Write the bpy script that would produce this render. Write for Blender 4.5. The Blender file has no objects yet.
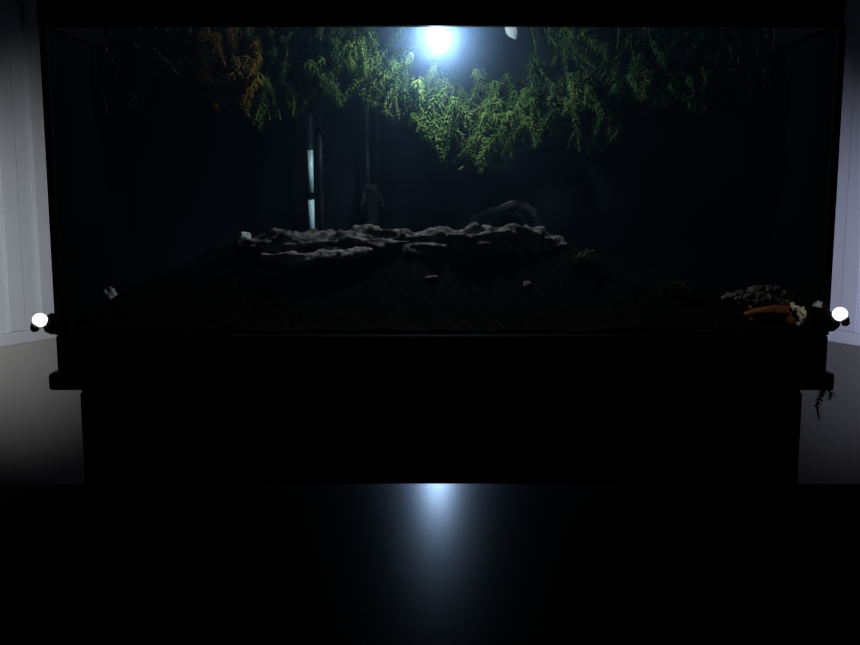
import bpy, bmesh, math, random
from mathutils import Vector, Matrix, noise
random.seed(7)
S = bpy.context.scene
COL = S.collection
F = 1000.0; TH = math.radians(8.25); ZC = 0.90; CAM = Vector((0, -1.3, ZC))
FW = Vector((0, math.cos(TH), -math.sin(TH))); UP = Vector((0, math.sin(TH), math.cos(TH)))

def at(px, py, Y):
    """world point at depth plane Y seen at photo pixel (px, py); used only to measure the layout"""
    d = FW + Vector((1, 0, 0)) * ((px - 430) / F) + UP * ((322.5 - py) / F)
    return CAM + d * ((Y - CAM.y) / d.y)

# ------------------------------------------------------------------ materials
def mat(name, color, rough=.6, spec=.3, noise_scale=None, color2=None, bump=0, bscale=200, metal=0, detail=4):
    m = bpy.data.materials.new(name); m.use_nodes = True
    nt = m.node_tree; b = nt.nodes['Principled BSDF']
    b.inputs['Base Color'].default_value = (*color, 1); b.inputs['Roughness'].default_value = rough
    b.inputs['Specular IOR Level'].default_value = spec; b.inputs['Metallic'].default_value = metal
    tc = nt.nodes.new('ShaderNodeTexCoord')
    if noise_scale:
        n = nt.nodes.new('ShaderNodeTexNoise'); n.inputs['Scale'].default_value = noise_scale; n.inputs['Detail'].default_value = detail
        nt.links.new(tc.outputs['Object'], n.inputs['Vector'])
        r = nt.nodes.new('ShaderNodeValToRGB')
        r.color_ramp.elements[0].color = (*color, 1); r.color_ramp.elements[1].color = (*color2, 1)
        r.color_ramp.elements[0].position = .38; r.color_ramp.elements[1].position = .62
        nt.links.new(n.outputs['Fac'], r.inputs['Fac']); nt.links.new(r.outputs['Color'], b.inputs['Base Color'])
    if bump:
        n2 = nt.nodes.new('ShaderNodeTexNoise'); n2.inputs['Scale'].default_value = bscale
        nt.links.new(tc.outputs['Object'], n2.inputs['Vector'])
        bp = nt.nodes.new('ShaderNodeBump'); bp.inputs['Strength'].default_value = bump; bp.inputs['Distance'].default_value = .002
        nt.links.new(n2.outputs['Fac'], bp.inputs['Height']); nt.links.new(bp.outputs['Normal'], b.inputs['Normal'])
    return m

def glass(name, tint=(1, 1, 1), gloss=.05, rough=.03):
    m = bpy.data.materials.new(name); m.use_nodes = True
    nt = m.node_tree; nt.nodes.remove(nt.nodes['Principled BSDF'])
    t = nt.nodes.new('ShaderNodeBsdfTransparent'); t.inputs['Color'].default_value = (*tint, 1)
    g = nt.nodes.new('ShaderNodeBsdfGlossy'); g.inputs['Roughness'].default_value = rough
    mx = nt.nodes.new('ShaderNodeMixShader'); mx.inputs['Fac'].default_value = gloss
    nt.links.new(t.outputs[0], mx.inputs[1]); nt.links.new(g.outputs[0], mx.inputs[2])
    nt.links.new(mx.outputs[0], nt.nodes['Material Output'].inputs['Surface'])
    return m

def emis(name, color, s):
    m = bpy.data.materials.new(name); m.use_nodes = True
    b = m.node_tree.nodes['Principled BSDF']
    b.inputs['Base Color'].default_value = (.8, .8, .8, 1)
    b.inputs['Emission Color'].default_value = (*color, 1); b.inputs['Emission Strength'].default_value = s
    return m

def leafmat(name, c1, c2, tip=None):
    m = bpy.data.materials.new(name); m.use_nodes = True
    nt = m.node_tree; nt.nodes.remove(nt.nodes['Principled BSDF'])
    tc = nt.nodes.new('ShaderNodeTexCoord'); n = nt.nodes.new('ShaderNodeTexNoise'); n.inputs['Scale'].default_value = 38
    nt.links.new(tc.outputs['Object'], n.inputs['Vector'])
    r = nt.nodes.new('ShaderNodeValToRGB')
    r.color_ramp.elements[0].color = (*c1, 1); r.color_ramp.elements[1].color = (*c2, 1)
    r.color_ramp.elements[0].position = .35; r.color_ramp.elements[1].position = .65
    nt.links.new(n.outputs['Fac'], r.inputs['Fac'])
    d = nt.nodes.new('ShaderNodeBsdfDiffuse'); t = nt.nodes.new('ShaderNodeBsdfTranslucent')
    nt.links.new(r.outputs['Color'], d.inputs['Color']); nt.links.new(r.outputs['Color'], t.inputs['Color'])
    mx = nt.nodes.new('ShaderNodeMixShader'); mx.inputs['Fac'].default_value = .45
    nt.links.new(d.outputs[0], mx.inputs[1]); nt.links.new(t.outputs[0], mx.inputs[2])
    nt.links.new(mx.outputs[0], nt.nodes['Material Output'].inputs['Surface'])
    return m

M = {}
M['black'] = mat('black_plastic', (.0035, .0032, .0035), .6, .06, bump=.05)
M['blackwood'] = mat('black_cabinet_wood', (.004, .0035, .0035), .6, .15, 30, (.006, .005, .005))
M['backing'] = mat('dark_backing_film', (.0045, .0070, .0105), .7, .1, 8, (.006, .0095, .0135))
M['side_film'] = mat('dark_side_film', (.0015, .002, .002), .9, .02, 8, (.0025, .003, .003))
M['wall'] = mat('white_paint_panel', (.70, .73, .79), .45, .3, 5, (.76, .78, .83), bump=.02, bscale=60)
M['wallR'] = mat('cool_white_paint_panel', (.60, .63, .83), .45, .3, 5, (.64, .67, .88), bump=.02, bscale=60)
M['wall_low'] = mat('shaded_lower_wall', (.50, .48, .46), .8, .1, 4, (.54, .52, .50))  # darker than the upper wall: shade below the ledge put into the colour
M['wall_low_cool'] = mat('cool_shaded_lower_wall', (.17, .17, .20), .8, .1, 4, (.20, .20, .23))  # right side copy, its deeper shade also put into the colour
M['plain'] = mat('dim_room_wall', (.25, .25, .25), .9, .1, 3, (.28, .28, .28))
M['floor'] = mat('dark_floor', (.05, .04, .035), .6, .2, 6, (.07, .055, .045))
M['pane'] = glass('clear_pane', (.97, .99, .98), .03)
M['seal'] = mat('grey_silicone', (.16, .19, .18), .5, .3)
M['soil'] = mat('dark_gravel', (.0028, .0022, .002), .95, .01, 160, (.008, .006, .005), bump=.6, bscale=260)
M['bark'] = mat('grey_brown_bark', (.042, .034, .028), .95, .02, 90, (.165, .142, .12), bump=.8, bscale=120)
M['bark_dark'] = mat('dark_reddish_bark', (.17, .13, .125), .9, .05, 60, (.36, .29, .28), bump=.6, bscale=120)
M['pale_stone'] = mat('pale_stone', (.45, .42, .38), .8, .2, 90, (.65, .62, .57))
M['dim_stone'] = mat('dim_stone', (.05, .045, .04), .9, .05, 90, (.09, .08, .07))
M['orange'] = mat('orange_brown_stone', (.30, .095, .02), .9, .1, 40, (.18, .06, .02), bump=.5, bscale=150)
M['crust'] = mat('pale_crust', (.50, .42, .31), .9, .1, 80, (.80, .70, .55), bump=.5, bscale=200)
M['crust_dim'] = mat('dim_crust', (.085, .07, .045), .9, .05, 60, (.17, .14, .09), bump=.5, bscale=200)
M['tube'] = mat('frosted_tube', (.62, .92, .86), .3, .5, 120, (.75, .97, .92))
M['tube_shaded'] = mat('shaded_teal_tube', (.16, .21, .21), .3, .4, 120, (.22, .27, .27))  # darker copy of the tube, plant shadow painted into its upper part
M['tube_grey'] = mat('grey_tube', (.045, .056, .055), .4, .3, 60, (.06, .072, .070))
M['bulb'] = emis('glowing_led_lens', (.66, .82, 1.0), 440)
M['side_bulb'] = emis('glowing_side_globe', (.93, .96, 1.0), 2.2)
M['chrome'] = mat('dark_metal_collar', (.25, .22, .22), .4, .5, metal=.7)
M['leaf_white'] = mat('pale_leaf', (.16, .17, .16), .8, .1, 50, (.22, .23, .21))
M['stem'] = mat('plant_stem', (.07, .10, .03), .7, .2, 50, (.10, .12, .04))
M['stem_red'] = mat('reddish_plant_stem', (.12, .05, .02), .7, .2, 50, (.15, .08, .03))
M['moss'] = leafmat('dark_moss', (.03, .045, .012), (.06, .06, .02))
# glossy dark table wood with fine grain in roughness
def tablemat():
    m = bpy.data.materials.new('dark_satin_table_wood'); m.use_nodes = True
    nt = m.node_tree; nt.nodes.remove(nt.nodes['Principled BSDF'])
    tc = nt.nodes.new('ShaderNodeTexCoord'); mp = nt.nodes.new('ShaderNodeMapping'); mp.inputs['Scale'].default_value = (3, 60, 3)
    n = nt.nodes.new('ShaderNodeTexNoise'); n.inputs['Scale'].default_value = 6; n.inputs['Detail'].default_value = 5
    nt.links.new(tc.outputs['Object'], mp.inputs['Vector']); nt.links.new(mp.outputs['Vector'], n.inputs['Vector'])
    r = nt.nodes.new('ShaderNodeMapRange'); r.inputs['To Min'].default_value = .175; r.inputs['To Max'].default_value = .21
    nt.links.new(n.outputs['Fac'], r.inputs['Value'])
    d = nt.nodes.new('ShaderNodeBsdfDiffuse'); d.inputs['Color'].default_value = (.008, .004, .0025, 1)
    g = nt.nodes.new('ShaderNodeBsdfGlossy'); g.distribution = 'GGX'; g.inputs['Color'].default_value = (.58, .70, .92, 1)
    nt.links.new(r.outputs['Result'], g.inputs['Roughness'])
    fr = nt.nodes.new('ShaderNodeFresnel'); fr.inputs['IOR'].default_value = 1.115
    mx = nt.nodes.new('ShaderNodeMixShader')
    nt.links.new(fr.outputs[0], mx.inputs['Fac']); nt.links.new(d.outputs[0], mx.inputs[1]); nt.links.new(g.outputs[0], mx.inputs[2])
    nt.links.new(mx.outputs[0], nt.nodes['Material Output'].inputs['Surface'])
    return m
M['table'] = tablemat()

# ------------------------------------------------------------------ mesh helpers
def obj(name, bm, m, parent=None, smooth=False, bevel=0):
    me = bpy.data.meshes.new(name)
    bmesh.ops.recalc_face_normals(bm, faces=bm.faces[:])
    bm.to_mesh(me); bm.free()
    me.materials.append(m)
    if smooth:
        for p in me.polygons: p.use_smooth = True
    o = bpy.data.objects.new(name, me); COL.objects.link(o)
    if parent:
        o.parent = parent
        bpy.context.view_layer.update()
        o.matrix_parent_inverse = parent.matrix_world.inverted()
    if bevel:
        b = o.modifiers.new('bevel', 'BEVEL'); b.width = bevel; b.segments = 2; b.limit_method = 'ANGLE'
    return o

def box(bm, x0, x1, y0, y1, z0, z1, mtx=None):
    r = bmesh.ops.create_cube(bm, size=1)
    for v in r['verts']:
        v.co = Vector(((x0 + x1) / 2 + v.co.x * (x1 - x0), (y0 + y1) / 2 + v.co.y * (y1 - y0), (z0 + z1) / 2 + v.co.z * (z1 - z0)))
        if mtx: v.co = mtx @ v.co
    return bm

def boxb(*a, mtx=None): return box(bmesh.new(), *a, mtx=mtx)

def tube(bm, pts, radii, n=10, cap=True):
    pts = [Vector(p) for p in pts]; rings = []
    for i, p in enumerate(pts):
        t = (pts[min(i + 1, len(pts) - 1)] - pts[max(i - 1, 0)]).normalized()
        a = t.cross(Vector((0, 0, 1)) if abs(t.z) < .9 else Vector((0, 1, 0))).normalized(); b = t.cross(a)
        r = radii[i] if hasattr(radii, '__len__') else radii
        rings.append([bm.verts.new(p + a * (r * math.cos(2 * math.pi * k / n)) + b * (r * math.sin(2 * math.pi * k / n))) for k in range(n)])
    for i in range(len(rings) - 1):
        for k in range(n):
            bm.faces.new((rings[i][k], rings[i][(k + 1) % n], rings[i + 1][(k + 1) % n], rings[i + 1][k]))
    if cap:
        bm.faces.new(rings[0]); bm.faces.new(rings[-1][::-1])
    return bm

def rock(c, s, seed, amp=.35, sub=4, freq=1.6, rot=0):
    bm = bmesh.new(); bmesh.ops.create_icosphere(bm, subdivisions=sub, radius=1)
    R = Matrix.Rotation(rot, 3, 'Y')
    for v in bm.verts:
        d = noise.fractal(v.co * freq + Vector((seed * 3.1, seed * 1.7, 0)), 1, 2, 4)
        v.co *= 1 + amp * d
        v.co = R @ Vector((v.co.x * s[0], v.co.y * s[1], v.co.z * s[2])) + Vector(c)
    return bm

def thing(name, label, cat, loc=(0, 0, 0), group=None):
    o = bpy.data.objects.new(name, None); COL.objects.link(o); o.location = loc; o.empty_display_size = .05
    return tag(o, label, cat, group)

def tag(o, label, cat, group=None, kind=None):
    o['label'] = label; o['category'] = cat
    if group: o['group'] = group
    if kind: o['kind'] = kind
    return o

def struct(name, bm, m, bevel=0):
    o = obj(name, bm, m, bevel=bevel); o['kind'] = 'structure'; return o

# ------------------------------------------------------------------ key measures
XL = at(56, 335, 0).x; XR = at(828, 335, 0).x          # tank sides
XM = (XL + XR) / 2
Z_GLASS = at(440, 335, 0).z; Z_BOT = at(440, 389, 0).z; Z_LIP = at(440, 372, 0).z
Z_HOOD = at(440, 27, 0).z; Z_TOP = Z_HOOD + .125
YB = .36                                                # tank back

# ------------------------------------------------------------------ the room
struct('floor', boxb(-2.2, 2.2, -2.6, 1.3, -.05, 0), M['floor'])
struct('ceiling', boxb(-2.2, 2.2, -2.6, 1.3, 2.4, 2.45), M['plain'])
struct('wall_back', boxb(-2.2, 2.2, 1.2, 1.3, 0, 2.4), M['plain'])
struct('wall_front', boxb(-2.2, 2.2, -2.6, -2.5, 0, 2.4), M['plain'])
ntrim = [0]
def splay(side, name, mu):
    # angled white panelled wall beside the tank; s runs into the depth of the room, w is its outward thickness
    A = Vector((-.765, .45, 0)) if side < 0 else Vector((.775, .45, 0))
    d = Vector((.63 * -side, 1, 0)).normalized()
    nrm = Vector((d.y * side, -d.x * side, 0))          # away from the room
    if nrm.x * side < 0: nrm = -nrm
    mt = Matrix(((d.x, nrm.x, 0, A.x), (d.y, nrm.y, 0, A.y), (0, 0, 1, 0), (0, 0, 0, 1)))
    zl0 = at(0, 347, .45).z; zl1 = at(0, 334, .45).z
    bm = boxb(-1.6, .88, 0, .1, 0, 2.4, mtx=mt)
    struct(name, bm, mu)
    ntrim[0] += 1
    struct('trim_%d' % ntrim[0], boxb(-1.6, .86, -.008, -.0005, zl0, zl1, mtx=mt), mu, .003)        # ledge
    ntrim[0] += 1
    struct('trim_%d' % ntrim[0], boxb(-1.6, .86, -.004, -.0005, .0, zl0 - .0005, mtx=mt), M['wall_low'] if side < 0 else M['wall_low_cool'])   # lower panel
    for s0, s1, th in ((-.35, -.10, .006), (.02, .055, .005), (.085, .22, .007), (.27, .33, .006)):       # raised vertical boards
        ntrim[0] += 1
        struct('trim_%d' % ntrim[0], boxb(s0, s1, -th, -.0005, zl1 + .0005, 2.3, mtx=mt), mu, .004)
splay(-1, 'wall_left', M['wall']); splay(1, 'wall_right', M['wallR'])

# ------------------------------------------------------------------ foreground table
YT = -.945; ZT = at(430, 482, YT).z
tb = thing('table', 'dark satin wooden table in the foreground with a blurred white reflection', 'table', (0, -1.55, 0))
obj('table_top', boxb(-.95, .95, -2.15, YT, ZT - .028, ZT), M['table'], tb, bevel=.002)
for sx in (-1, 1):
    for y0 in (-2.1, YT - .09):
        bm = bmesh.new(); tube(bm, [(sx * .88, y0 + .03, 0), (sx * .88, y0 + .03, ZT - .028)], [.018, .03], 12)
        obj('leg', bm, M['table'], tb)
for y0 in (YT - .075, -2.08):
    obj('apron', boxb(-.86, .86, y0, y0 + .02, ZT - .11, ZT - .029), M['table'], tb)

# ------------------------------------------------------------------ stand
CL = at(76.5, 400, 0).x; CR = at(806, 400, 0).x
cb = thing('cabinet', 'plain black cabinet standing under the fish tank', 'cabinet', (XM, .18, 0))
obj('body', boxb(CL, CR, .02, YB - .01, .06, Z_BOT - .001), M['blackwood'], cb, bevel=.002)
obj('plinth', boxb(CL + .02, CR - .02, .04, YB - .03, 0, .0595), M['blackwood'], cb)
for x0, x1, hx in ((CL + .004, XM - .002, -.03), (XM + .002, CR - .004, .03)):
    dr = obj('door', boxb(x0, x1, .002, .0195, .07, Z_BOT - .006), M['blackwood'], cb, bevel=.002)
    bm = bmesh.new(); tube(bm, [(XM + hx, -.008, .30), (XM + hx, -.008, .40)], .005, 10)
    tube(bm, [(XM + hx, -.008, .31), (XM + hx, .002, .31)], .004, 8); tube(bm, [(XM + hx, -.008, .39), (XM + hx, .002, .39)], .004, 8)
    obj('handle', bm, M['black'], dr)

# ------------------------------------------------------------------ tank
tk = thing('fish_tank', 'wide black framed glass fish tank under a black hood', 'fish tank', (XM, .18, Z_BOT))
bm = bmesh.new()
box(bm, XL, XR, -.004, YB + .004, Z_LIP, Z_GLASS)
box(bm, at(51, 380, 0).x, at(832, 380, 0).x, -.011, YB + .010, Z_BOT, Z_LIP)
obj('base_frame', bm, M['black'], tk, bevel=.004)
HL = at(38, 27, -.01).x; HR = at(843, 27, -.01).x
bm = bmesh.new()
box(bm, HL, HR, -.012, .0, Z_HOOD, Z_TOP); box(bm, HL, HR, YB + .004, YB + .016, Z_HOOD, Z_TOP)
box(bm, HL, HL + .012, 0, YB + .004, Z_HOOD, Z_TOP); box(bm, HR - .012, HR, 0, YB + .004, Z_HOOD, Z_TOP)
box(bm, HL, HR, -.012, YB + .016, Z_TOP, Z_TOP + .01)
obj('hood', bm, M['black'], tk)
obj('front_pane', boxb(XL + .008, XR - .008, .0, .004, Z_GLASS, Z_HOOD + .004), M['pane'], tk)
for x0 in (XL + .001, XR - .005):      # sides covered with the same dark film as the back
    obj('side_panel', boxb(x0, x0 + .004, .006, YB - .004, Z_GLASS, Z_HOOD + .004), M['side_film'], tk)
obj('back_panel', boxb(XL + .004, XR - .004, YB - .003, YB, Z_GLASS, Z_TOP - .001), M['backing'], tk)
for x0, y0 in ((XL, -.002), (XR - .009, -.002), (XL, YB - .004), (XR - .009, YB - .004)):
    obj('corner_post', boxb(x0, x0 + .009, y0, y0 + .008, Z_GLASS, Z_HOOD + .002), M['black'], tk)
for px, y0, y1 in ((66, 48, 88), (803, 60, 108)):
    p0 = at(px, y0, YB - .01); p1 = at(px, y1, YB - .01)
    obj('corner_seal', boxb(p0.x - .003, p0.x + .003, YB - .012, YB - .004, p1.z, p0.z), M['seal'], tk)

# ------------------------------------------------------------------ water
LAMP = at(438, 38, .12)
def volmat():
    m = bpy.data.materials.new('hazy_water'); m.use_nodes = True
    nt = m.node_tree; nt.nodes.remove(nt.nodes['Principled BSDF'])
    v = nt.nodes.new('ShaderNodeVolumeScatter'); v.inputs['Color'].default_value = (.42, .66, 1, 1)
    v.inputs['Anisotropy'].default_value = .35
    # haze made denser right around the lamp to imitate its glare halo
    tc = nt.nodes.new('ShaderNodeTexCoord'); di = nt.nodes.new('ShaderNodeVectorMath'); di.operation = 'DISTANCE'
    di.inputs[1].default_value = LAMP
    nt.links.new(tc.outputs['Object'], di.inputs[0])
    mr = nt.nodes.new('ShaderNodeMapRange'); mr.interpolation_type = 'SMOOTHSTEP'
    for k, val in (('From Min', .0), ('From Max', .15), ('To Min', 1), ('To Max', 0)): mr.inputs[k].default_value = val
    nt.links.new(di.outputs['Value'], mr.inputs['Value'])
    pw = nt.nodes.new('ShaderNodeMath'); pw.operation = 'POWER'; pw.inputs[1].default_value = 2
    nt.links.new(mr.outputs['Result'], pw.inputs[0])
    ma = nt.nodes.new('ShaderNodeMath'); ma.operation = 'MULTIPLY_ADD'; ma.inputs[1].default_value = 1.5; ma.inputs[2].default_value = .14
    nt.links.new(pw.outputs[0], ma.inputs[0]); nt.links.new(ma.outputs[0], v.inputs['Density'])
    nt.links.new(v.outputs[0], nt.nodes['Material Output'].inputs['Volume'])
    return m
w = obj('water', boxb(XL + .006, XR - .006, .006, YB - .005, Z_GLASS + .002, Z_HOOD + .06), volmat())
tag(w, 'hazy bluish water lit from above inside the tank', 'water', kind='stuff')

# ------------------------------------------------------------------ gravel bed
SIL = [(40, 322), (60, 315), (110, 300), (150, 278), (200, 256), (245, 240), (300, 240), (380, 240), (560, 240), (600, 256), (660, 272), (740, 294), (800, 315), (840, 330)]
def interp(L, x):
    if x <= L[0][0]: return L[0][1]
    for (a, b), (c, d) in zip(L, L[1:]):
        if x <= c: return b + (d - b) * (x - a) / (c - a)
    return L[-1][1]
YR = .14
def bed_z(x, y):
    dist = YR - CAM.y
    px = 430 + x / (dist / (math.cos(TH))) * F * 1.0
    zr = at(px, interp(SIL, px), YR).z
    zf = Z_GLASS + .004
    t = min(1, max(0, (y - .012) / (YR - .012))); t = t * t * (3 - 2 * t)
    z = zf + (zr - zf) * t
    if y > YR: z -= (y - YR) * .08
    return z + .006 * noise.fractal(Vector((x * 22, y * 22, 0)), 1, 2, 4)
bm = bmesh.new(); NX, NY = 150, 50
x0, x1, y0, y1 = XL + .010, XR - .010, .012, YB - .010
top = [[bm.verts.new((x0 + (x1 - x0) * i / NX, y0 + (y1 - y0) * j / NY, 0)) for j in range(NY + 1)] for i in range(NX + 1)]
for row in top:
    for v in row: v.co.z = max(bed_z(v.co.x, v.co.y), Z_GLASS + .003)
for i in range(NX):
    for j in range(NY): bm.faces.new((top[i][j], top[i + 1][j], top[i + 1][j + 1], top[i][j + 1]))
bot = {}
edge = [top[i][0] for i in range(NX + 1)] + [top[NX][j] for j in range(1, NY + 1)] + [top[i][NY] for i in range(NX - 1, -1, -1)] + [top[0][j] for j in range(NY - 1, 0, -1)]
low = [bm.verts.new((v.co.x, v.co.y, Z_GLASS + .0005)) for v in edge]
for i in range(len(edge)):
    k = (i + 1) % len(edge); bm.faces.new((edge[i], edge[k], low[k], low[i]))
bm.faces.new(low)
tag(obj('gravel_bed', bm, M['soil'], smooth=True), 'dark gravel bed mounded up along the bottom of the tank', 'gravel', kind='stuff')

# ------------------------------------------------------------------ driftwood
def log(name, pts, radii, seed, m, n=28, amp=.4, fr=26, flat=1.0, steps=90, xs=.28):
    bm = bmesh.new(); P = [Vector(p) for p in pts]
    path, rad = [], []
    for i in range(steps + 1):
        u = i / steps * (len(P) - 1); k = min(int(u), len(P) - 2); f = u - k
        g = lambda a: P[max(0, min(len(P) - 1, a))]
        q = .5 * ((2 * g(k)) + (g(k + 1) - g(k - 1)) * f + (2 * g(k - 1) - 5 * g(k) + 4 * g(k + 1) - g(k + 2)) * f * f + (3 * g(k) - g(k - 1) - 3 * g(k + 1) + g(k + 2)) * f ** 3)
        path.append(q); rad.append(radii[k] * (1 - f) + radii[k + 1] * f)
    tube(bm, path, rad, n)
    c = {}
    for idx, v in enumerate(bm.verts):
        q = path[min(idx // n, steps)]; o = v.co - q
        s = v.co * fr + Vector((seed, seed * 2, 0)); s.x *= xs
        d = noise.fractal(s, 1, 2.1, 5)
        v.co = q + Vector((o.x, o.y, o.z * flat)) * (1 + amp * d)
    return obj(name, bm, m, smooth=True)
lg = log('driftwood_log', [at(238, 244, .11), at(270, 243, .115), at(330, 246, .115), at(390, 241, .12), at(450, 244, .12), at(500, 240, .12), at(540, 241, .125), at(566, 246, .125)],
         [.006, .016, .023, .021, .023, .021, .018, .006], 3, M['bark'], amp=.9, fr=95, xs=.28, n=48, steps=260, flat=.75)
tag(lg, 'long grey driftwood log lying across the top of the gravel mound', 'driftwood')
lg2 = log('driftwood_branch', [at(262, 256, .085), at(300, 259, .08), at(345, 255, .085), at(372, 250, .09)], [.004, .009, .008, .003], 9, M['bark_dark'], amp=1.0, fr=80, xs=.35, n=24, steps=110)
tag(lg2, 'short brown driftwood branch in front of the left end of the long log', 'driftwood')
br = thing('driftwood_root', 'dark twisted arching root behind the right end of the long log', 'driftwood', at(505, 228, .27))
for pts, rr in (([at(462, 246, .26), at(478, 217, .26), at(496, 210, .27), at(516, 206, .275), at(534, 213, .27), at(542, 246, .26)], [.004, .005, .006, .006, .005, .003]),
               ([at(482, 246, .27), at(492, 219, .27), at(508, 212, .28), at(524, 219, .28), at(530, 246, .28)], [.003, .004, .005, .004, .003]),
               ([at(500, 210, .27), at(508, 203, .275), at(522, 203, .28), at(536, 209, .285)], [.003, .0035, .003, .0015])):
    o = log('root_limb', pts, rr, len(pts), M['bark_dark'], n=12, amp=.75, fr=75, steps=60)
    o.parent = br; bpy.context.view_layer.update(); o.matrix_parent_inverse = br.matrix_world.inverted()

# ------------------------------------------------------------------ stones
def on_bed(px, py):
    y = .014
    while y < YB - .02:
        p = at(px, py, y)
        if p.z <= bed_z(p.x, p.y): return p
        y += .002
    return at(px, py, YR)
def stone(px, py, sz, seed, m, label, amp=.4, rot=0):
    c = on_bed(px, py)
    return tag(obj('stone', rock(c, sz, seed, amp, 3, rot=rot), m, smooth=True), label, 'stone')
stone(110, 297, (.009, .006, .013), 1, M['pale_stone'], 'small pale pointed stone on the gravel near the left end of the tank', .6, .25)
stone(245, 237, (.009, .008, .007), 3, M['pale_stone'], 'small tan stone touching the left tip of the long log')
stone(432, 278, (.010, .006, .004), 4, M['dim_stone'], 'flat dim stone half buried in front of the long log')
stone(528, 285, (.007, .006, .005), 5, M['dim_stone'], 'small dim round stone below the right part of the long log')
orr = thing('orange_rock', 'orange brown rock with a pale frilled crust near the right end of the tank', 'rock', at(775, 318, .07))
obj('rock_core', rock(at(772, 315, .07), (.040, .025, .017), 11, .45, 4), M['orange'], orr, smooth=True)
def crust(name, pts, rr, seed, mm):
    o = log(name, pts, rr, seed, mm, n=22, amp=1.5, fr=170, steps=150, xs=1.0); o.parent = orr
    bpy.context.view_layer.update(); o.matrix_parent_inverse = orr.matrix_world.inverted()
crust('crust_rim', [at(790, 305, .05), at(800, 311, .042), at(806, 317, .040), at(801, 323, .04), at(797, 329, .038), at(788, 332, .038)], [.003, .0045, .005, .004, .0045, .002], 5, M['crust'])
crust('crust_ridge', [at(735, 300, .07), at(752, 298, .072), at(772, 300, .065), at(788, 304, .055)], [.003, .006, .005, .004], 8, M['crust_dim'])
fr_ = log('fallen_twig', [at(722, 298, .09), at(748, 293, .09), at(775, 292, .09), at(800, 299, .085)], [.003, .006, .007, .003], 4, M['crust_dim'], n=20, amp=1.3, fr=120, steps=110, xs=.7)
tag(fr_, 'rough pale brown twig lying behind the orange rock', 'twig')

# ------------------------------------------------------------------ heater and pipes
def rod(px0, py0, px1, py1, Y, r, n=14):
    bm = bmesh.new(); return tube(bm, [at(px0, py0, Y), at(px1, py1, Y)], r, n)
ht = thing('heater_tube', 'pale upright glass heater tube rising behind the left of the long log', 'heater', at(312, 236, .27))
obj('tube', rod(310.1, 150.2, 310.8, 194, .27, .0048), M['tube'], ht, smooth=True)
obj('upper_tube', rod(309.3, 112, 310.1, 150, .27, .0046), M['tube_shaded'], ht, smooth=True)
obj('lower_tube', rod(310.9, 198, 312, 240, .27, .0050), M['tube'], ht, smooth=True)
obj('collar', rod(310.7, 192.5, 310.9, 199, .27, .0062), M['black'], ht)
obj('cap', rod(309, 96, 309.3, 113, .27, .007), M['black'], ht)
pp = thing('grey_pipe', 'thin dim grey pipe standing just right of the pale heater tube', 'pipe', at(321, 236, .30))
obj('pipe', rod(318.5, 100, 322, 240, .30, .0042), M['tube_grey'], pp, smooth=True)
obj('clip', rod(319, 128, 319.2, 134, .30, .0062), M['black'], pp)
ip = thing('filter_intake', 'dim double filter intake pipe with splayed foot behind the middle of the log', 'filter', at(372, 236, .32))
obj('pipe', rod(366, 95, 368, 190, .32, .004), M['tube_grey'], ip, smooth=True)
obj('pipe', rod(376, 95, 378, 190, .32, .004), M['tube_grey'], ip, smooth=True)
bm = bmesh.new()
tube(bm, [at(372, 184, .315), at(372, 190, .315)], [.012, .013], 14)
tube(bm, [at(366, 189, .315), at(362, 206, .31)], [.0045, .0035], 10); tube(bm, [at(377, 189, .315), at(384, 206, .31)], [.0045, .0035], 10)
tube(bm, [at(372, 190, .315), at(372, 240, .315)], [.009, .009], 12)
obj('strainer', bm, M['tube_grey'], ip)
sc_ = thing('suction_cup', 'small grey suction cup stuck on the left back of the tank', 'suction cup', at(70, 166, YB - .01))
bm = bmesh.new(); p = at(70, 166, YB - .006); tube(bm, [p, p + Vector((0, -.004, 0)), p + Vector((0, -.007, 0))], [.010, .006, .003], 14)
obj('cup', bm, M['seal'], sc_); bm = bmesh.new(); tube(bm, [p + Vector((0, -.007, 0)), p + Vector((0, -.013, 0))], [.004, .003], 10)
obj('stub', bm, M['seal'], sc_)

# ------------------------------------------------------------------ tank lamp
LP = at(438, 38, .12)
lp = thing('tank_lamp', 'small glaring white lamp hanging under the hood', 'lamp', LP)
bm = bmesh.new(); bmesh.ops.create_uvsphere(bm, u_segments=24, v_segments=14, radius=.0140)
for v in bm.verts: v.co = Vector((v.co.x, v.co.y, v.co.z * .95)) + LP
obj('bulb', bm, M['bulb'], lp, smooth=True)
bm = bmesh.new(); tube(bm, [LP + Vector((0, 0, .015)), LP + Vector((0, 0, .022)), LP + Vector((0, 0, .04))], [.010, .013, .008], 18)
obj('socket', bm, M['black'], lp)
bm = bmesh.new(); tube(bm, [LP + Vector((0, 0, .039)), Vector((LP.x, LP.y, Z_TOP))], .003, 8)
obj('cord', bm, M['black'], lp)

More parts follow.
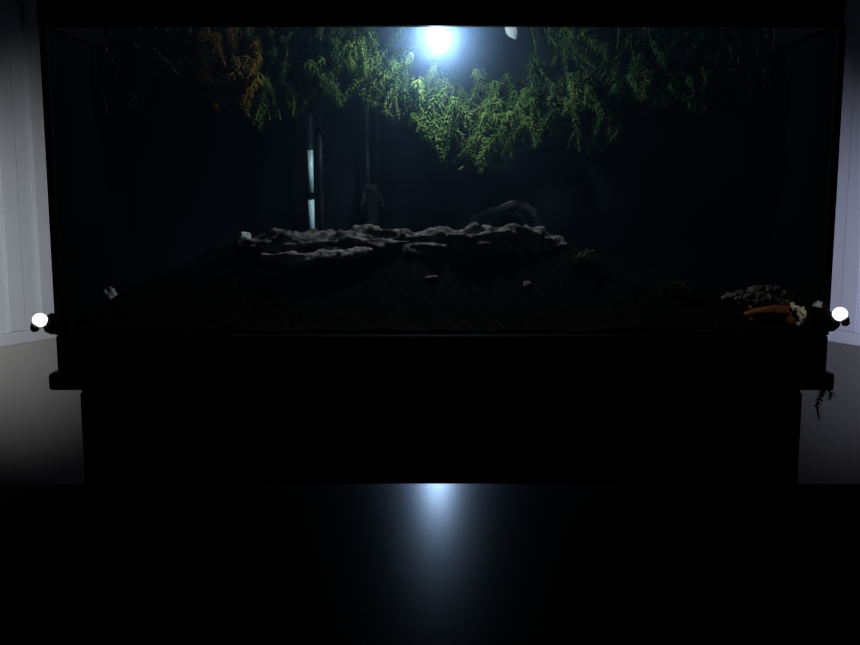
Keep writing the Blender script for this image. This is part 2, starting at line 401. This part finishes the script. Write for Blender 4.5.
# ------------------------------------------------------------------ side lamps
def side_lamp(side, gx, gy, label):
    g = at(gx, gy, -.03); e = at(61 if side < 0 else 822, 326, -.012)
    root = thing('side_lamp', label, 'lamp', e)
    d = (g - e).normalized()
    bm = bmesh.new(); bmesh.ops.create_uvsphere(bm, u_segments=20, v_segments=14, radius=.0095)
    for v in bm.verts: v.co = Vector((v.co.x, v.co.y, v.co.z * .92)) + g
    obj('globe', bm, M['side_bulb'], root, smooth=True)
    bm = bmesh.new(); tube(bm, [g + d * .004 + Vector((side * .002, -.006, -.009)), g + Vector((side * .006, -.003, -.010)), g + Vector((side * .009, .0, -.004))], [.004, .006, .003], 12)
    obj('shade_lip', bm, M['chrome'], root, smooth=True)
    bm = bmesh.new(); tube(bm, [g - d * .007, g - d * .012, g - d * .020, g - d * .030], [.007, .013, .014, .009], 18)
    obj('housing', bm, M['black'], root, smooth=True)
    b = Vector((g.x - side * .022, -.005, g.z - .006))
    bm = bmesh.new(); box(bm, min(b.x, b.x - side * .012), max(b.x, b.x - side * .012), -.026, -.004, b.z - .018, b.z + .010)
    obj('clip', bm, M['black'], root, bevel=.002)
    return g
gl = side_lamp(-1, 40, 320, 'small white globe lamp clipped to the left side of the tank')
gr = side_lamp(1, 840, 314, 'small white globe lamp clipped to the right side of the tank')

# ------------------------------------------------------------------ plants
M['green1'] = leafmat('leaf_green', (.032, .066, .014), (.078, .125, .027))
M['green2'] = leafmat('leaf_yellow_green', (.048, .095, .020), (.145, .20, .055))
M['green3'] = leafmat('leaf_blue_green', (.03, .09, .03), (.08, .16, .05))
M['brown'] = leafmat('leaf_brown_green', (.14, .06, .012), (.13, .12, .02))
BOT = [(60, 90), (90, 112), (120, 118), (150, 96), (180, 88), (200, 102), (222, 116), (240, 112), (266, 136), (285, 120), (300, 118), (320, 96), (335, 112), (350, 98), (380, 104), (396, 126), (412, 124), (430, 152), (455, 170), (490, 176), (512, 164), (530, 150), (562, 148), (590, 160), (606, 150), (622, 132), (646, 122), (664, 148), (680, 118), (740, 120), (768, 96), (800, 70)]
M['shaded1'] = leafmat('leaf_shaded_green', (.022, .048, .010), (.045, .085, .020))  # leaf green darkened in colour where less lamp light arrives
M['shaded2'] = leafmat('leaf_deep_shaded_green', (.004, .012, .003), (.010, .020, .007))  # darkest leaf copy, painted shade for the far ends
M['brown'] = leafmat('leaf_brown', (.20, .075, .012), (.17, .13, .022))
def frond(parent, p, q, mleaf, mstem, leaf_len, nwh):
    # a curved stem from p to q carrying whorls of narrow leaflets
    mid = (p + q) / 2 + Vector((random.uniform(-.010, .010), random.uniform(-.008, .008), random.uniform(.0, .012)))
    path = []
    for i in range(nwh + 1):
        t = i / nwh; path.append(p * (1 - t) ** 2 + mid * (2 * t * (1 - t)) + q * t * t)
    bm = bmesh.new()
    for i, c in enumerate(path):
        t = (path[min(i + 1, nwh)] - path[max(i - 1, 0)]).normalized()
        a = t.cross(Vector((.3, .9, .1))).normalized(); b = t.cross(a)
        ln = leaf_len * (1.0 - .45 * (i / nwh) ** 2)
        k = 6; ph = random.random() * 6.28
        for j in range(k):
            an = ph + 6.283 * j / k + random.uniform(-.3, .3)
            r = a * math.cos(an) + b * math.sin(an)
            dr = (r * random.uniform(.7, 1) + t * random.uniform(.1, .7) + Vector((0, 0, -.1))).normalized()
            sd = dr.cross(t + Vector((.01, .02, .03))).normalized()
            L = ln * random.uniform(.7, 1.2); w_ = L * random.uniform(.12, .20)
            up = sd.cross(dr) * (w_ * .4)
            v = [bm.verts.new(c), bm.verts.new(c + dr * L * .5 + sd * w_), bm.verts.new(c + dr * L - Vector((0, 0, L * .12))), bm.verts.new(c + dr * L * .5 - sd * w_)]
            m_ = bm.verts.new(c + dr * L * .55 - up)
            bm.faces.new((v[0], v[1], m_)); bm.faces.new((v[1], v[2], m_)); bm.faces.new((v[2], v[3], m_)); bm.faces.new((v[3], v[0], m_))
    me = bpy.data.meshes.new('frond'); bm.to_mesh(me); bm.free(); me.materials.append(mleaf)
    o = bpy.data.objects.new('frond', me); COL.objects.link(o); o.parent = parent
    o.matrix_parent_inverse = Matrix.Translation(-parent.location)
    bm = bmesh.new(); tube(bm, path, .0011, 5)
    me = bpy.data.meshes.new('stem'); bm.to_mesh(me); bm.free(); me.materials.append(mstem)
    s = bpy.data.objects.new('stem', me); COL.objects.link(s); s.parent = o
    s.matrix_parent_inverse = Matrix.Translation((0, 0, 0))
def plant(label, xa, xb, n, mats, Y0=.17, Y1=.33, top=lambda x: 20, leaf=.0108, stem='stem'):
    root = thing('aquatic_plant', label, 'plant', at((xa + xb) / 2, 40, .2), 'leafy plants hanging below the hood')
    for i in range(n):
        x = xa + (xb - xa) * ((i * .618) % 1)
        yb = interp(BOT, x) + random.uniform(-5, 9); yt = top(x)
        if yt > 50: yt += random.choice((-4, 4, 10, 18, 26))
        y1 = yt + 14 + (yb - 9 - yt - 14) * (1 if i % 4 == 0 else random.random() ** .8)
        ln = min(random.uniform(34, 60), max(16, y1 - yt + 4))
        ang = random.uniform(-1.0, 1.0)
        Y = Y1 - (Y1 - Y0) * min(1, max(0, (y1 - yt - 14) / (yb - yt - 12))) + random.uniform(-.022, .022)
        x0 = min(max(x + ln * math.sin(ang), xa - 6), xb + 6); y0 = y1 - ln * math.cos(ang)
        P, Q = at(x0, y0, Y + random.uniform(-.03, .03)), at(x, y1, Y)
        for v in (P, Q):
            v.x = max(XL + .026, min(XR - .026, v.x)); v.y = max(.04, min(YB - .022, v.y))
        nwh = max(5, int((Q - P).length / .0044))
        mt = random.choice(mats)
        if yt < 50 and (y1 - yt) / (yb - yt) < .68 and mt in (M['green1'], M['green2'], M['green3']) and random.random() < .75: mt = M['shaded1']  # upper fronds take the darker copy as painted shade
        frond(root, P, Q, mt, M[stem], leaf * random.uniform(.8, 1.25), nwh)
    return root
G1, G2, G3, BR, D1, D2 = M['green1'], M['green2'], M['green3'], M['brown'], M['shaded1'], M['shaded2']
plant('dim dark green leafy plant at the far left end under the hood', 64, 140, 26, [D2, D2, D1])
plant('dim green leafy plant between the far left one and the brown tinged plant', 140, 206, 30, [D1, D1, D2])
plant('brown tinged leafy plant hanging left of the heater tube', 206, 252, 48, [BR, BR, BR, G1], stem='stem_red')
plant('green leafy plant hanging above the pale heater tube', 252, 345, 84, [G1, G1, D1, G1, G2])
plant('green leafy plant just left of the glaring lamp, its sprays reaching down', 338, 408, 62, [G1, G2, G2], top=lambda x: 20 if x < 388 else 66)
plant('brightly lit pale green tuft directly below the glaring lamp', 398, 448, 42, [G2, G2, G1], Y0=.17, Y1=.28, top=lambda x: 70)
plant('large bright green plant hanging lowest, right below the lamp', 440, 540, 90, [G2, G1, G2], Y0=.17, Y1=.30, top=lambda x: 74)
plant('full green leafy plant hanging to the right of the lamp', 536, 640, 99, [G1, G1, D1, G3, G2, G1], top=lambda x: 20 if x > 545 else 28)
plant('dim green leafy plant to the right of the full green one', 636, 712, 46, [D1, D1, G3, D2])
plant('nearly black shaded leafy plant at the far right end under the hood', 708, 796, 40, [D2])
# small moss tufts and the sprig below the right corner
def tuft(name, label, px, py, Y, n, ln, m):
    root = thing(name, label, 'plant', at(px, py, Y))
    c = on_bed(px, py); root.location = c
    for i in range(n):
        e = c + Vector((random.uniform(-1, 1) * ln, random.uniform(-.4, .4) * ln, random.uniform(.3, 1) * ln))
        frond(root, c, e, m, M['stem'], ln * .28, 6)
tuft('moss_tuft', 'dark moss tuft on the slope just right of the log', 578, 266, .15, 9, .026, M['moss'])
tuft('moss_tuft', 'dim moss tuft on the gravel between log and orange rock', 675, 296, .12, 9, .024, M['moss'])
sp = thing('trailing_sprig', 'small dark leafy sprig hanging below the right corner of the tank', 'plant', at(822, 389, .05))
frond(sp, at(824, 387, .05), at(816, 405, .05), G3, M['stem'], .010, 6)
frond(sp, at(826, 388, .05), at(829, 398, .05), G3, M['stem'], .009, 5)
frond(sp, at(820, 398, .05), at(819, 418, .05), G3, M['stem'], .007, 5)
# pale leaf right of the lamp
pl = thing('pale_leaf', 'single small whitish leaf dangling to the right of the lamp', 'leaf', at(512, 27, .2))
a, b = at(507, 22, .2), at(516, 39, .2); dr = (b - a); sd = dr.cross(Vector((0, 1, 0))).normalized()
bm = bmesh.new()
L = [bm.verts.new(a + dr * t + sd * (s * .0085 * math.sin(math.pi * (t * .9 + .07))) + Vector((0, abs(s) * .002, 0))) for t in (0, .25, .5, .75, 1) for s in (-1, 0, 1)]
for i in range(4):
    for k in range(2): bm.faces.new((L[i * 3 + k], L[i * 3 + k + 1], L[i * 3 + k + 4], L[i * 3 + k + 3]))
obj('blade', bm, M['leaf_white'], pl, smooth=True)
bm = bmesh.new(); tube(bm, [at(502, 8, .2), a], .0009, 6); obj('stalk', bm, M['stem'], pl)

# ------------------------------------------------------------------ light
def spot(loc, target, power, color, angle, blend=1, r=.004, glossy=True):
    l = bpy.data.lights.new('spot', 'SPOT'); l.energy = power; l.color = color; l.spot_size = math.radians(angle); l.spot_blend = blend; l.shadow_soft_size = r
    o = bpy.data.objects.new('spot', l); COL.objects.link(o); o.location = loc
    o.visible_glossy = glossy
    o.rotation_euler = (Vector(target) - Vector(loc)).to_track_quat('-Z', 'Y').to_euler()
tl = at(-16, 270, .42); tr = at(878, 285, .42)
spot(gl + Vector((-.014, .0, .006)), tl, 4.7, (.95, .97, 1), 74)
spot(gr + Vector((.014, .0, .006)), tr, 4.9, (.90, .92, 1), 76)
spot(gr + Vector((-.004, -.035, .016)), at(790, 316, .06), .10, (1, .95, .9), 26, glossy=False)  # added unseen spot beside the right lamp, brightens the orange rock
spot(gl + Vector((.004, -.035, .016)), at(100, 296, .08), .012, (1, .97, .95), 26, glossy=False)  # added unseen spot beside the left lamp, brightens the pale stone

wd = bpy.data.worlds.new('world'); S.world = wd; wd.use_nodes = True
wd.node_tree.nodes['Background'].inputs['Color'].default_value = (.0003, .0003, .0004, 1)
S.view_settings.view_transform = 'Standard'
S.cycles.use_denoising = True
S.cycles.volume_step_rate = .6
S.cycles.transparent_max_bounces = 24
S.cycles.sample_clamp_indirect = 3

cam = bpy.data.cameras.new('camera'); co = bpy.data.objects.new('camera', cam); COL.objects.link(co)
co.location = CAM; co.rotation_euler = (math.radians(90) - TH, 0, 0)
cam.sensor_width = 36; cam.lens = F * 36 / 860; cam.clip_start = .01
S.camera = co
